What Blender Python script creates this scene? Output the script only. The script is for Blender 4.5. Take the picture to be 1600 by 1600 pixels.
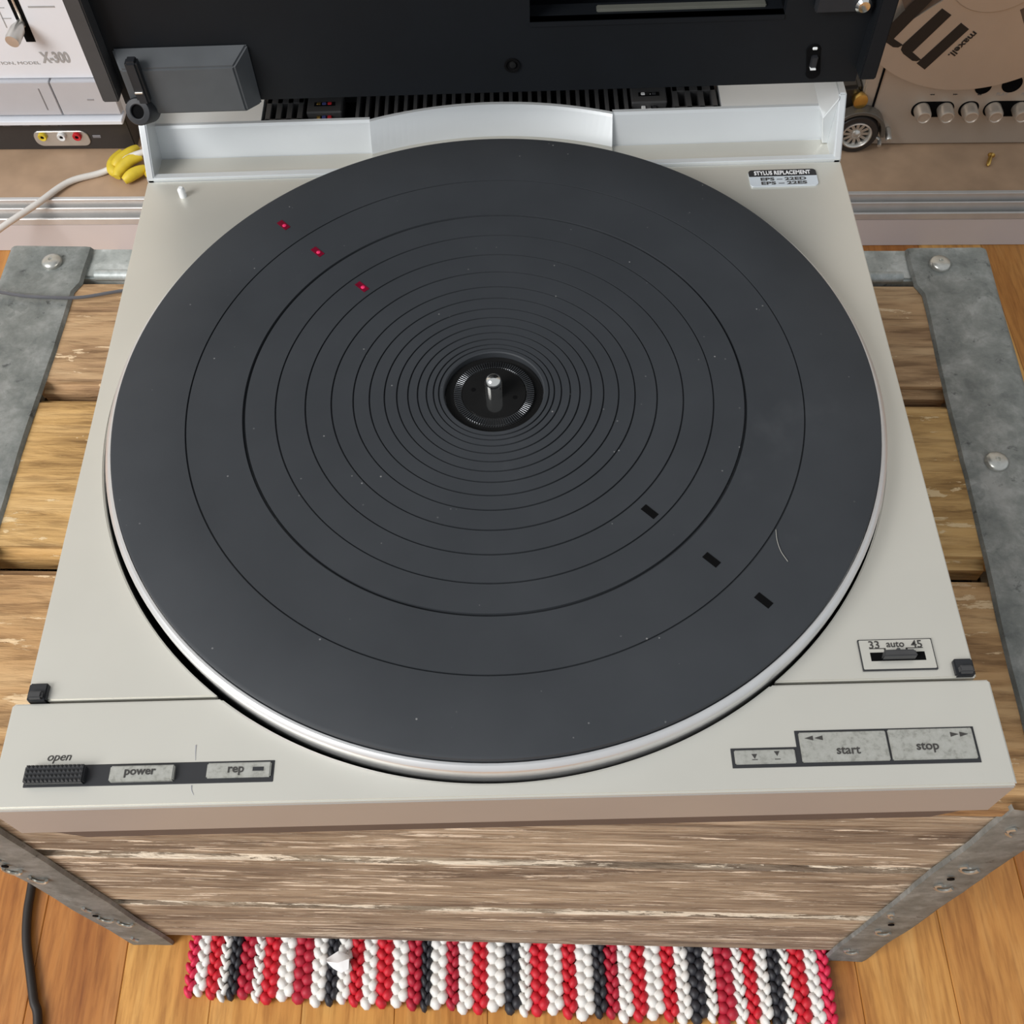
import bpy, bmesh, math, random
from mathutils import Vector, Matrix
random.seed(7)
PI = math.pi
for o in list(bpy.data.objects):
    bpy.data.objects.remove(o, do_unlink=True)
S = bpy.context.scene
C = S.collection
Z0 = 0.414                      # height of the platter mat above the floor (floor = 0)

# ------------------------------------------------------------------ camera
cam_d = bpy.data.cameras.new('camera')
cam_d.sensor_width = 36.0
cam_d.lens = 36.0 * 1685.377 / 1600.0
cam_d.clip_start = 0.01
cam = bpy.data.objects.new('camera', cam_d)
C.objects.link(cam)
R_ = Vector((0.99958475, -0.01751147, -0.0228841))
U_ = Vector((0.02695938, 0.8487459, 0.52811323))
F_ = Vector((-0.01017474, 0.52851087, -0.84886556))
M = Matrix((R_, U_, -F_)).transposed().to_4x4()
M.translation = Vector((0.010193, -0.265917, 0.336105 + Z0))
cam.matrix_world = M
S.camera = cam

# ------------------------------------------------------------------ light
world = bpy.data.worlds.new('room_daylight')
S.world = world
world.use_nodes = True
bg = world.node_tree.nodes['Background']
bg.inputs[0].default_value = (0.93, 0.965, 1.0, 1)
bg.inputs[1].default_value = 0.60


def area(name, loc, target, sx, sy, power, col):
    d = bpy.data.lights.new(name, 'AREA')
    d.shape = 'RECTANGLE'
    d.size, d.size_y = sx, sy
    d.energy = power
    d.color = col
    o = bpy.data.objects.new(name, d)
    C.objects.link(o)
    o.location = loc
    o.rotation_euler = (Vector(target) - Vector(loc)).to_track_quat('-Z', 'Y').to_euler()
    return o


area('window_daylight', (-1.90, -1.30, 2.05), (0, 0.1, 0.35), 1.3, 1.4, 84, (1.0, 0.985, 0.965))
S.view_settings.view_transform = 'Standard'
S.view_settings.look = 'None'
S.view_settings.gamma = 1.0
S.view_settings.use_curve_mapping = False
S.view_settings.exposure = 0.0


# ------------------------------------------------------------------ materials
def srgb(r, g, b):
    f = lambda c: c / 12.92 if c <= 0.04045 else ((c + 0.055) / 1.055) ** 2.4
    return (f(r / 255), f(g / 255), f(b / 255), 1)


class NT:
    def __init__(s, name):
        s.m = bpy.data.materials.new(name)
        s.m.use_nodes = True
        s.t = s.m.node_tree
        s.b = s.t.nodes['Principled BSDF']

    def n(s, typ, **kw):
        x = s.t.nodes.new(typ)
        for k, v in kw.items():
            setattr(x, k, v)
        return x

    def l(s, a, b):
        s.t.links.new(a, b)

    def coords(s, scale=(1, 1, 1), rnd=False):
        tc = s.n('ShaderNodeTexCoord')
        mp = s.n('ShaderNodeMapping')
        mp.inputs['Scale'].default_value = scale
        s.l(tc.outputs['Object'], mp.inputs['Vector'])
        if rnd:
            oi = s.n('ShaderNodeObjectInfo')
            mu = s.n('ShaderNodeMath', operation='MULTIPLY')
            mu.inputs[1].default_value = 37.0
            s.l(oi.outputs['Random'], mu.inputs[0])
            s.l(mu.outputs[0], mp.inputs['Location'])
        return mp.outputs[0]

    def noise(s, vec, scale, detail=4, rough=.55, dist=0):
        x = s.n('ShaderNodeTexNoise')
        x.inputs['Scale'].default_value = scale
        x.inputs['Detail'].default_value = detail
        x.inputs['Roughness'].default_value = rough
        x.inputs['Distortion'].default_value = dist
        s.l(vec, x.inputs['Vector'])
        return x.outputs['Fac']

    def ramp(s, fac, stops, interp='LINEAR'):
        r = s.n('ShaderNodeValToRGB')
        r.color_ramp.interpolation = interp
        e = r.color_ramp.elements
        while len(e) < len(stops):
            e.new(.5)
        for i, (p, c) in enumerate(stops):
            e[i].position = p
            e[i].color = c if len(c) == 4 else (*c, 1)
        s.l(fac, r.inputs[0])
        return r.outputs[0]

    def mix(s, fac, a, b, mode='MIX'):
        x = s.n('ShaderNodeMix', data_type='RGBA', blend_type=mode)
        if hasattr(fac, 'links'):
            s.l(fac, x.inputs[0])
        else:
            x.inputs[0].default_value = fac
        for i, v in ((6, a), (7, b)):
            if hasattr(v, 'links'):
                s.l(v, x.inputs[i])
            else:
                x.inputs[i].default_value = v
        return x.outputs[2]

    def bump(s, h, strength=.3, dist=.001):
        x = s.n('ShaderNodeBump')
        x.inputs['Strength'].default_value = strength
        x.inputs['Distance'].default_value = dist
        s.l(h, x.inputs['Height'])
        s.l(x.outputs[0], s.b.inputs['Normal'])

    def set(s, col=None, rough=.5, metal=0., spec=.5):
        if col is not None:
            if hasattr(col, 'links'):
                s.l(col, s.b.inputs['Base Color'])
            else:
                s.b.inputs['Base Color'].default_value = col
        if hasattr(rough, 'links'):
            s.l(rough, s.b.inputs['Roughness'])
        else:
            s.b.inputs['Roughness'].default_value = rough
        s.b.inputs['Metallic'].default_value = metal
        s.b.inputs['Specular IOR Level'].default_value = spec
        return s.m


BW = ((0, 0, 0, 1), (1, 1, 1, 1))


def plain(name, col, rough=.5, metal=0., var=.06, nscale=60, bump=0., spec=.5):
    t = NT(name)
    v = t.coords()
    n = t.noise(v, nscale, 3)
    lo = tuple(max(0, c * (1 - var)) for c in col[:3])
    hi = tuple(min(1, c * (1 + var)) for c in col[:3])
    c = t.ramp(n, [(.3, lo), (.7, hi)])
    if bump:
        t.bump(t.noise(v, nscale * 8, 2), bump, .0003)
    return t.set(c, rough, metal, spec)


def wood(name, dark, mid, light, flake, flake_amt=.62, along='X', fine=1., rnd=False, bump=.5, rough=.75, fl_ar=4.5, fl_sc=34, seams=()):
    t = NT(name)
    sc = {'X': (1, 9, 9), 'Y': (9, 1, 9)}[along]
    v = t.coords(sc, rnd)
    n1 = t.noise(v, 7 * fine, 6, .6, .6)
    n2 = t.noise(v, 32 * fine, 5, .6, .3)
    base = t.ramp(n1, [(.28, dark), (.5, mid), (.72, light)])
    streak = t.ramp(n2, [(.34, (.45, .41, .38, 1)), (.46, (.82, .8, .78, 1)), (.58, (1, 1, 1, 1))])
    base = t.mix(.85, base, streak, 'MULTIPLY')
    v3 = t.coords({'X': (1, fl_ar, fl_ar), 'Y': (fl_ar, 1, fl_ar)}[along], rnd)
    n3 = t.noise(v3, fl_sc * fine, 6, .68, .4)
    for zc in seams:                      # old paint flakes off along the plank edges
        sx = t.n('ShaderNodeSeparateXYZ')
        t.l(t.coords(), sx.inputs[0])
        d1 = t.n('ShaderNodeMath', operation='SUBTRACT'); t.l(sx.outputs[2], d1.inputs[0]); d1.inputs[1].default_value = zc
        d2 = t.n('ShaderNodeMath', operation='ABSOLUTE'); t.l(d1.outputs[0], d2.inputs[0])
        mr = t.n('ShaderNodeMapRange'); t.l(d2.outputs[0], mr.inputs[0])
        mr.inputs[1].default_value = .0015; mr.inputs[2].default_value = .009
        mr.inputs[3].default_value = .085; mr.inputs[4].default_value = 0
        ad = t.n('ShaderNodeMath', operation='ADD'); t.l(n3, ad.inputs[0]); t.l(mr.outputs[0], ad.inputs[1])
        n3 = ad.outputs[0]
    fl = t.ramp(n3, [(flake_amt, (0, 0, 0, 1)), (flake_amt + .014, (1, 1, 1, 1))])
    col = t.mix(fl, base, flake)
    t.bump(t.mix(.35, t.ramp(n2, [(.3, BW[0]), (.6, BW[1])]), fl, 'ADD'), bump, .0012)
    return t.set(col, rough, 0, .3)


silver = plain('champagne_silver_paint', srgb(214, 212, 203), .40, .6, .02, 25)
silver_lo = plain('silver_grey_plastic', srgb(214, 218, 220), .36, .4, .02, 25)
fascia_m = plain('shaded_silver_fascia', srgb(164, 160, 156), .4, .2, .02, 25)  # silver panel's front face, with its shade put into a darker base colour
alu = plain('turned_aluminium', srgb(226, 226, 226), .36, .75, .03, 90)
alu2 = plain('satin_aluminium', srgb(205, 203, 198), .36, .9, .04, 90)
chrome = plain('chrome', srgb(225, 225, 222), .12, 1., .03, 90)
blk = plain('black_plastic', srgb(30, 32, 36), .55, 0, .15, 80)
blk_lid = plain('black_lid_plastic', srgb(9, 13, 18), .62, 0, .12, 40, .15, .3)
blk_soft = plain('dark_grey_plastic', srgb(62, 62, 63), .5, 0, .1, 60)
grey_box = plain('grey_hinge_cover_plastic', srgb(74, 77, 80), .5, 0, .1, 60)
hubm = plain('gloss_black_hub', srgb(26, 26, 26), .08, 0, .1, 60)
void = plain('dark_void', srgb(8, 8, 9), .9, 0, .1, 60, 0, .1)
bezel_m = plain('charcoal_bezel', srgb(40, 41, 44), .45, 0, .08, 80)
ink = plain('charcoal_print', srgb(58, 56, 54), .6, 0, .05, 80)
ink_soft = plain('pale_grey_print', srgb(160, 160, 160), .6, 0, .05, 80)
white_p = plain('white_plastic', srgb(226, 228, 228), .4, 0, .02, 60)
base_m = plain('dark_brown_base', srgb(88, 78, 74), .6, 0, .08, 60)
red_m = plain('red_lens', srgb(190, 10, 60), .25, 0, .25, 300)
gold_m = plain('brass', srgb(205, 170, 95), .28, 1, .08, 120)
yellow_m = plain('yellow_rubber', srgb(214, 188, 52), .5, 0, .12, 60)
sticker_w = plain('sticker_silver', srgb(205, 213, 220), .35, .2, .03, 60)
sticker_k = plain('sticker_black', srgb(34, 34, 36), .45, 0, .08, 60)
cable_w = plain('white_cable_vinyl', srgb(214, 210, 204), .45, 0, .04, 60)
cable_k = plain('black_cable_rubber', srgb(38, 33, 30), .5, 0, .1, 60)
cable_g = plain('grey_wire_vinyl', srgb(96, 96, 100), .3, .3, .06, 60)
deck_w = plain('white_deck_enamel', srgb(222, 225, 231), .42, 0, .02, 30)
deck_g = plain('grey_deck_panel', srgb(186, 187, 192), .42, .1, .03, 30)
deck_k = plain('black_deck_panel', srgb(48, 44, 42), .5, 0, .08, 60)
tape_s = plain('warm_silver_deck', srgb(190, 180, 168), .4, .55, .03, 30)
reel_s = plain('reel_aluminium', srgb(196, 185, 172), .38, .6, .03, 30)
paper_m = plain('white_paper', srgb(235, 235, 236), .7, 0, .03, 60)
red_s = plain('red_plastic', srgb(190, 30, 40), .4, 0, .05, 60)
rail_m = plain('aluminium_rail', srgb(196, 195, 193), .35, .35, .05, 60)
fascia_shelf = plain('shelf_fascia_paint', srgb(206, 200, 200), .5, 0, .03, 12)

# button metal with smudges
t = NT('worn_button_metal')
v = t.coords()
n = t.noise(v, 420, 5, .65)
btn_m = t.set(t.ramp(n, [(.34, srgb(150, 150, 143)), (.48, srgb(176, 176, 169)), (.7, srgb(186, 186, 180))]), .42, .45)

# rubber mat with dust specks
t = NT('rubber_mat')
v = t.coords()
n = t.noise(v, 22, 4)
base = t.ramp(n, [(.3, srgb(49, 52, 56)), (.7, srgb(55, 58, 62))])
vo = t.n('ShaderNodeTexVoronoi')
vo.inputs['Scale'].default_value = 190
t.l(v, vo.inputs['Vector'])
sp = t.ramp(vo.outputs['Distance'], [(.05, (1, 1, 1, 1)), (.08, (0, 0, 0, 1))])
ms = t.ramp(t.noise(v, 60, 3, .6), [(.54, BW[0]), (.62, BW[1])])
spk = t.mix(1.0, sp, ms, 'MULTIPLY')
smear = t.ramp(t.noise(v, 13, 5, .7), [(.62, BW[0]), (.85, (.12, .12, .12, 1))])
col = t.mix(spk, base, srgb(126, 126, 126))
col = t.mix(smear, col, srgb(120, 122, 124))
mat_m = t.set(col, .62, 0, .3)

# galvanised steel
t = NT('galvanised_steel')
v = t.coords()
vo = t.n('ShaderNodeTexVoronoi')
vo.inputs['Scale'].default_value = 130
vo.inputs['Randomness'].default_value = 1.0
wv = t.n('ShaderNodeTexNoise')
wv.inputs['Scale'].default_value = 90
t.l(v, wv.inputs['Vector'])
wm = t.n('ShaderNodeVectorMath', operation='MULTIPLY_ADD')
t.l(wv.outputs['Color'], wm.inputs[0])
wm.inputs[1].default_value = (.018, .018, .018)
t.l(v, wm.inputs[2])
t.l(wm.outputs[0], vo.inputs['Vector'])
hs = t.n('ShaderNodeSeparateColor')
t.l(vo.outputs['Color'], hs.inputs[0])
n = t.noise(v, 60, 6, .7, .15)
c1 = t.ramp(n, [(.34, srgb(150, 156, 154)), (.5, srgb(174, 180, 178)), (.66, srgb(204, 209, 208))])
c2 = t.ramp(hs.outputs[0], [(0, (.68, .69, .69, 1)), (.5, (.9, .9, .9, 1)), (1, (1, 1, 1, 1))])
col = t.mix(.55, c1, c2, 'MULTIPLY')
dk = t.ramp(t.noise(v, 110, 4, .7, .3), [(.62, BW[0]), (.70, (.7, .7, .7, 1))])
col = t.mix(dk, col, srgb(86, 90, 90))
t.bump(n, .25, .0008)
galv = t.set(col, .42, .2)
rivet_m = plain('zinc_rivet', srgb(190, 190, 184), .3, .8, .12, 300)

slat_a = wood('weathered_slat_pale', srgb(132, 102, 76), srgb(186, 152, 114), srgb(204, 174, 136), srgb(222, 194, 158), .60)
slat_b = wood('weathered_slat_golden', srgb(138, 104, 60), srgb(204, 164, 106), srgb(216, 180, 126), srgb(222, 194, 150), .615)
slat_c = wood('weathered_slat_tan', srgb(126, 96, 68), srgb(190, 150, 104), srgb(212, 176, 130), srgb(222, 192, 152), .60)
plank_m = wood('grey_weathered_plank', srgb(112, 96, 83), srgb(165, 147, 126), srgb(202, 183, 158), srgb(232, 216, 194), .578, 'X', 1.0, False, .8, .75, 12, 20, (-.0870, -.1955, -.3030))
shelf_m = plain('brown_shelf_board', srgb(172, 144, 118), .5, 0, .13, 28, .05)

# floor boards
t = NT('honey_oak_floor')
v = t.coords((11, 1, 11), True)
n1 = t.noise(v, 4.5, 6, .6, .7)
n2 = t.noise(v, 26, 5, .6, .2)
oi = t.n('ShaderNodeObjectInfo')
c1 = t.ramp(n1, [(.3, srgb(176, 122, 62)), (.52, srgb(212, 160, 90)), (.72, srgb(226, 182, 116))])
c2 = t.ramp(n2, [(.34, (.62, .55, .48, 1)), (.55, (1, 1, 1, 1))])
col = t.mix(.7, c1, c2, 'MULTIPLY')
tone = t.ramp(oi.outputs['Random'], [(0, srgb(206, 174, 150)), (.5, srgb(240, 225, 205)), (1, srgb(255, 252, 240))])
col = t.mix(.9, col, tone, 'MULTIPLY')
t.bump(n2, .12, .0006)
floor_m = t.set(col, .32, 0, .5)

braid_m = {
    'w': plain('white_cord', srgb(232, 230, 226), .6, 0, .05, 500, .3),
    'r': plain('red_cord', srgb(200, 26, 44), .55, 0, .12, 500, .3),
    'c': plain('crimson_cord', srgb(176, 28, 52), .55, 0, .12, 500, .3),
    'k': plain('black_cord', srgb(40, 40, 46), .5, 0, .15, 500, .3),
    'p': plain('pink_red_cord', srgb(214, 40, 78), .55, 0, .1, 500, .3)}


# ------------------------------------------------------------------ geometry helpers
BASE = {}


def finish(bm, smooth=False):
    bmesh.ops.recalc_face_normals(bm, faces=bm.faces)
    if smooth:
        for f in bm.faces:
            f.smooth = True
    return bm


def obj(name, bm, mat, parent=None, smooth=False, fix=True):
    if fix:
        bmesh.ops.recalc_face_normals(bm, faces=bm.faces)
    if smooth:
        for f in bm.faces:
            f.smooth = True
        for e in bm.edges:
            if len(e.link_faces) == 2 and e.calc_face_angle(0) > math.radians(38):
                e.smooth = False
    me = bpy.data.meshes.new(name)
    bm.to_mesh(me)
    bm.free()
    me.materials.append(mat)
    o = bpy.data.objects.new(name, me)
    C.objects.link(o)
    if parent is not None:
        o.parent = parent
        if parent.name in BASE:
            b = BASE[parent.name]
            o.location = (-b[0], -b[1], -b[2])
    return o


def tag(o, label=None, cat=None, group=None, kind=None):
    if label: o['label'] = label
    if cat: o['category'] = cat
    if group: o['group'] = group
    if kind: o['kind'] = kind
    return o


def thing(name, label, cat, base, rz=0., group=None, kind=None):
    """Empty standing at `base` (given in the frame that is turned by rz about the platter axis)."""
    o = bpy.data.objects.new(name, None)
    o.empty_display_size = .03
    C.objects.link(o)
    c, s = math.cos(rz), math.sin(rz)
    o.location = (c * base[0] - s * base[1], s * base[0] + c * base[1], base[2] + Z0)
    o.rotation_euler = (0, 0, rz)
    BASE[o.name] = base
    return tag(o, label, cat, group, kind)


def top(o, rz=0.):
    """place a top-level mesh that was built in the turned frame"""
    o.location = (0, 0, Z0)
    o.rotation_euler = (0, 0, rz)
    return o


def bev(bm, w, seg=2, ang=30):
    es = [e for e in bm.edges if len(e.link_faces) == 2 and e.calc_face_angle(0) > math.radians(ang)]
    if w > 0 and es:
        bmesh.ops.bevel(bm, geom=es, offset=w, segments=seg, affect='EDGES', clamp_overlap=True)
    return bm


def box(x0, x1, y0, y1, z0, z1, w=0., seg=2, bm=None):
    b = bmesh.new()
    vs = [b.verts.new((x, y, z)) for z in (z0, z1) for y in (y0, y1) for x in (x0, x1)]
    for f in ((0, 2, 3, 1), (4, 5, 7, 6), (0, 1, 5, 4), (2, 6, 7, 3), (0, 4, 6, 2), (1, 3, 7, 5)):
        b.faces.new([vs[i] for i in f])
    bmesh.ops.recalc_face_normals(b, faces=b.faces)
    bev(b, w, seg)
    return merge(bm, b)


def merge(dst, src):
    if dst is None:
        return src
    me = bpy.data.meshes.new('tmp')
    src.to_mesh(me)
    src.free()
    dst.from_mesh(me)
    bpy.data.meshes.remove(me)
    return dst


def prism(poly, a0, a1, axis='z', w=0., seg=2, bm=None):
    """extrude a 2D polygon; axis z: (x,y), axis y: (x,z), axis x: (y,z)"""
    b = bmesh.new()
    def p(q, a):
        return {'z': (q[0], q[1], a), 'y': (q[0], a, q[1]), 'x': (a, q[0], q[1])}[axis]
    lo = [b.verts.new(p(q, a0)) for q in poly]
    hi = [b.verts.new(p(q, a1)) for q in poly]
    n = len(poly)
    b.faces.new(lo)
    b.faces.new(hi)
    for i in range(n):
        j = (i + 1) % n
        b.faces.new((lo[i], lo[j], hi[j], hi[i]))
    bmesh.ops.recalc_face_normals(b, faces=b.faces)
    bev(b, w, seg)
    return merge(bm, b)


def lathe(prof, seg=128, cx=0., cy=0., closed=True, bm=None):
    """revolve (r,z) profile about a vertical axis"""
    b = bmesh.new()
    rings = []
    for r, z in prof:
        if r < 1e-7:
            rings.append([b.verts.new((cx, cy, z))])
        else:
            rings.append([b.verts.new((cx + r * math.cos(2 * PI * i / seg), cy + r * math.sin(2 * PI * i / seg), z)) for i in range(seg)])
    pairs = list(zip(rings, rings[1:]))
    if closed and len(rings[0]) > 1 and len(rings[-1]) > 1:
        pairs.append((rings[-1], rings[0]))
    for A, B in pairs:
        for i in range(seg):
            j = (i + 1) % seg
            q = [A[i % len(A)], A[j % len(A)], B[j % len(B)], B[i % len(B)]]
            u = []
            for x in q:
                if x not in u: u.append(x)
            if len(u) > 2:
                b.faces.new(u)
    bmesh.ops.recalc_face_normals(b, faces=b.faces)
    return merge(bm, b)


def lathe_dir(prof, origin, direction, seg=24, bm=None):
    """revolve (r,h) about an axis through origin"""
    b = lathe(prof, seg, closed=False)
    q = Vector((0, 0, 1)).rotation_difference(Vector(direction).normalized()).to_matrix().to_4x4()
    q.translation = Vector(origin)
    b.transform(q)
    return merge(bm, b)


def spline(pts, n=10):
    P = [Vector(p) for p in pts]
    P = [P[0] * 2 - P[1]] + P + [P[-1] * 2 - P[-2]]
    out = []
    for i in range(1, len(P) - 2):
        a, b, c, d = P[i - 1:i + 3]
        for k in range(n):
            t = k / n
            out.append(.5 * ((2 * b) + (c - a) * t + (2 * a - 5 * b + 4 * c - d) * t * t + (3 * b - a - 3 * c + d) * t ** 3))
    out.append(P[-2])
    return out


def tube(pts, r, seg=12, n=8, bm=None):
    path = spline(pts, n)
    b = bmesh.new()
    rings = []
    up = Vector((0, 0, 1))
    for i, p in enumerate(path):
        d = (path[min(i + 1, len(path) - 1)] - path[max(i - 1, 0)]).normalized()
        s = d.cross(up)
        if s.length < 1e-4: s = Vector((1, 0, 0))
        s.normalize()
        u = s.cross(d)
        rr = r(i / (len(path) - 1)) if callable(r) else r
        rings.append([b.verts.new(p + (s * math.cos(2 * PI * k / seg) + u * math.sin(2 * PI * k / seg)) * rr) for k in range(seg)])
    for A, B in zip(rings, rings[1:]):
        for k in range(seg):
            b.faces.new((A[k], A[(k + 1) % seg], B[(k + 1) % seg], B[k]))
    b.faces.new(rings[0]); b.faces.new(rings[-1])
    return merge(bm, b)


def arc(R, a0, a1, n=48, cx=0., cy=0.):
    return [(cx + R * math.cos(a0 + (a1 - a0) * i / n), cy + R * math.sin(a0 + (a1 - a0) * i / n)) for i in range(n + 1)]


def rrect(x0, x1, y0, y1, r, n=6):
    return arc(r, 0, PI / 2, n, x1 - r, y1 - r) + arc(r, PI / 2, PI, n, x0 + r, y1 - r) + arc(r, PI, 1.5 * PI, n, x0 + r, y0 + r) + arc(r, 1.5 * PI, 2 * PI, n, x1 - r, y0 + r)


def lettering(name, body, size, width, loc, mat, parent, rot=None, shear=0., depth=.00012, bold=0., height=None):
    """flat print; width scales the line to a known length, loc = centre"""
    cu = bpy.data.curves.new('txt', 'FONT')
    cu.body = body
    cu.size = size
    cu.align_x = 'CENTER'
    cu.align_y = 'CENTER'
    cu.extrude = depth
    cu.offset = bold
    cu.shear = shear
    cu.resolution_u = 3
    ob = bpy.data.objects.new('txt', cu)
    C.objects.link(ob)
    dg = bpy.context.evaluated_depsgraph_get()
    me = bpy.data.meshes.new_from_object(ob.evaluated_get(dg))
    bpy.data.objects.remove(ob, do_unlink=True)
    bpy.data.curves.remove(cu)
    b = bmesh.new()
    b.from_mesh(me)
    bpy.data.meshes.remove(me)
    xs = [q.co.x for q in b.verts]; ys = [q.co.y for q in b.verts]
    k = width / (max(xs) - min(xs))
    ky = k if height is None else height / (max(ys) - min(ys))
    b.transform(Matrix.Diagonal((k, ky, 1, 1)) @ Matrix.Translation((-(max(xs) + min(xs)) / 2, -(max(ys) + min(ys)) / 2, 0)))
    m = (rot.to_4x4() if rot is not None else Matrix.Identity(4))
    m.translation = Vector(loc)
    b.transform(m)
    return obj(name, b, mat, parent, fix=False)


FRONT = Matrix.Rotation(PI / 2, 3, 'X')     # text standing upright, facing -y

# ================================================================== SETTING: floor
ZF = -Z0
fl = bmesh.new()
box(-3, 3, -3, 3, ZF - .06, ZF - .012, bm=fl)
subfloor = obj('floor', fl, plain('floor_underlay', srgb(120, 78, 40), .6), None)
top(subfloor)
subfloor['kind'] = 'structure'
subfloor['label'] = 'honey coloured oak board floor under the crate'
bw = .0594
pm = None
k0 = -40
for k in range(k0, 34):
    x = .2168 + bw * k
    if pm is None:
        o = obj('plank', box(-bw / 2 + .00012, bw / 2 - .00012, -2.2, 2.2, -.012, 0, .0005, 1), floor_m, subfloor)
        pm = o.data
    else:
        o = bpy.data.objects.new('plank', pm)
        C.objects.link(o)
        o.parent = subfloor
    o.location = (x + bw / 2, 0, ZF)

wl = top(obj('wall_back', box(-3, 3, 1.12, 1.2, ZF - .05, ZF + 2.6), plain('warm_white_wall', srgb(206, 200, 190), .85, 0, .03, 6), None))
wl['kind'] = 'structure'
wl['label'] = 'warm white wall behind the low shelf'

# ================================================================== SHELF
TS = -.0329
shelf = thing('low_shelf', 'low brown shelf board with a grooved aluminium front rail behind the crate', 'shelf', (0, .50, ZF), TS)
ZS = -.36
obj('board', box(-1.2, 1.2, .5152, 1.05, -.382, ZS, .001), shelf_m, shelf)
rl = prism([(.5013, -.3808), (.5013, -.3735), (.5035, -.3735), (.5035, -.3790), (.5068, -.3790), (.5068, -.3655), (.5085, -.3655), (.5085, -.3700),
            (.5110, -.3700), (.5110, -.3585), (.5150, -.3585), (.5150, -.3808)], -1.2, 1.2, 'x', .0003, 1)
obj('rail', rl, rail_m, shelf)
obj('fascia', box(-1.2, 1.2, .5018, .52, ZF, -.3810, .0006), fascia_shelf, shelf)

# ================================================================== CRATE
TC = -.0435
crate = thing('wooden_crate', 'weathered wooden crate with galvanised steel edge straps under the turntable', 'crate', (-.0115, 0, ZF), TC)
ZT = -.0821
for (y0, y1, m, sd) in ((.0645, .1392, slat_a, 1), (-.0305, .0600, slat_b, 2), (-.1370, -.0365, slat_c, 3)):
    b = box(-.236, .219, y0, y1, ZT - .018, ZT, .0045, 3)
    obj('slat', b, m, crate, True)
for i, (z0, z1) in enumerate(((-.1900, -.0835), (-.2968, -.1922), (-.4000, -.2990))):
    b = box(-.2450, .2240, -.1352, -.118, z0, z1, .0050, 3)
    obj('front_plank', b, plank_m, crate, True)
# plain closed back, sides and bottom of planks
for (z0, z1) in ((-.1905, -.0835), (-.2975, -.1925), (-.4000, -.2995)):
    obj('side_plank', box(-.2515, -.2375, -.116, .139, z0, min(z1, -.104), .003), plank_m, crate)
    obj('side_plank', box(.2170, .2295, -.116, .139, z0, min(z1, -.104), .003), plank_m, crate)
    obj('back_plank', box(-.2500, .2280, .140, .155, z0, min(z1, -.113), .003), plank_m, crate)
obj('bottom_board', box(-.2370, .2165, -.1175, .1395, -.400, -.385, .002), plank_m, crate)
# inner void seen through the slat gaps
# back top strip of galvanised steel with an embossed bead
b = box(-.262, .248, .1405, .1625, ZT - .030, ZT - .0008, .0012)
obj('back_strip', b, galv, crate, True)
b = tube([(-.222, .1425, ZT - .0012), (-.1, .1425, ZT - .0012), (.1, .1425, ZT - .0012), (.206, .1425, ZT - .0012)], .0030, 10, 4)
obj('embossed_bead', b, galv, crate, True)


def top_strap(xi, xo, sgn):
    """steel angle over the top edge, bent down the side, dented"""
    b = bmesh.new()
    ny, th = 46, .0014
    prof = []
    w = abs(xo - xi)
    for u in (0, .03, .1, .3, .5, .7, .88):
        prof.append((u * w, 0.0 if u > .05 else -.0022 + u * .06))
    for a in (20, 45, 70, 90):
        prof.append((w * .88 + math.sin(math.radians(a)) * w * .12, -(1 - math.cos(math.radians(a))) * w * .12))
    prof.append((w, -.024))
    rows = []
    rnd = random.Random(3 + sgn)
    for j in range(ny + 1):
        y = -.1395 + (.1605 + .1395) * j / ny
        rows.append([])
        wob = .0003 * math.sin(j * .33 + sgn) + .00012 * rnd.uniform(-1, 1)
        for (u, z) in prof:
            uu = u
            if j > ny - 5 and u < .2 * w: uu = u - .003
            rows[-1].append(b.verts.new((xi + sgn * (uu + (wob if u < .2 * w else 0)), y, ZT + .0024 + z + .00022 * math.sin(j * .5 + u * 90))))
    for A, B in zip(rows, rows[1:]):
        for i in range(len(prof) - 1):
            b.faces.new((A[i], A[i + 1], B[i + 1], B[i]))
    bmesh.ops.solidify(b, geom=list(b.faces), thickness=th)
    return b


sl = obj('top_strap', top_strap(-.2295, -.2735, -1), galv, crate, True)
sr = obj('top_strap', top_strap(.2130, .2535, 1), galv, crate, True)


def front_strap(xi, xo, sgn):
    b = bmesh.new()
    nz, th = 26, .0014
    w = abs(xo - xi)
    rnd = random.Random(11 + sgn)
    rows = []
    for j in range(nz + 1):
        z = ZF + .0005 + (ZT - .001 - ZF) * j / nz
        wob = .00035 * math.sin(j * .55 + sgn * 2) + .0002 * rnd.uniform(-1, 1)
        r = []
        for (u, y) in ((0, -.1360), (.02, -.1382), (.12, -.1385), (.5, -.1385), (.85, -.1385), (.95, -.1372), (1.0, -.1345)):
            r.append(b.verts.new((xi + sgn * (u * w + (wob if u > .8 or u < .05 else 0)), y + .00025 * math.sin(j * .8 + u * 5), z)))
        r.append(b.verts.new((xi + sgn * w, -.10, z)))
        rows.append(r)
    for A, B in zip(rows, rows[1:]):
        for i in range(len(A) - 1):
            b.faces.new((A[i], A[i + 1], B[i + 1], B[i]))
    bmesh.ops.solidify(b, geom=list(b.faces), thickness=-th if sgn > 0 else th)
    return b


fl_ = obj('corner_strap', front_strap(-.2222, -.2535, -1), galv, crate, True)
fr_ = obj('corner_strap', front_strap(.2025, .2310, 1), galv, crate, True)
# rear corner straps
obj('corner_strap', box(-.2535, -.2222, .1555, .157, ZF, ZT - .03, .0005), galv, crate)
obj('corner_strap', box(.2025, .2310, .1555, .157, ZF, ZT - .03, .0005), galv, crate)
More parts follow.
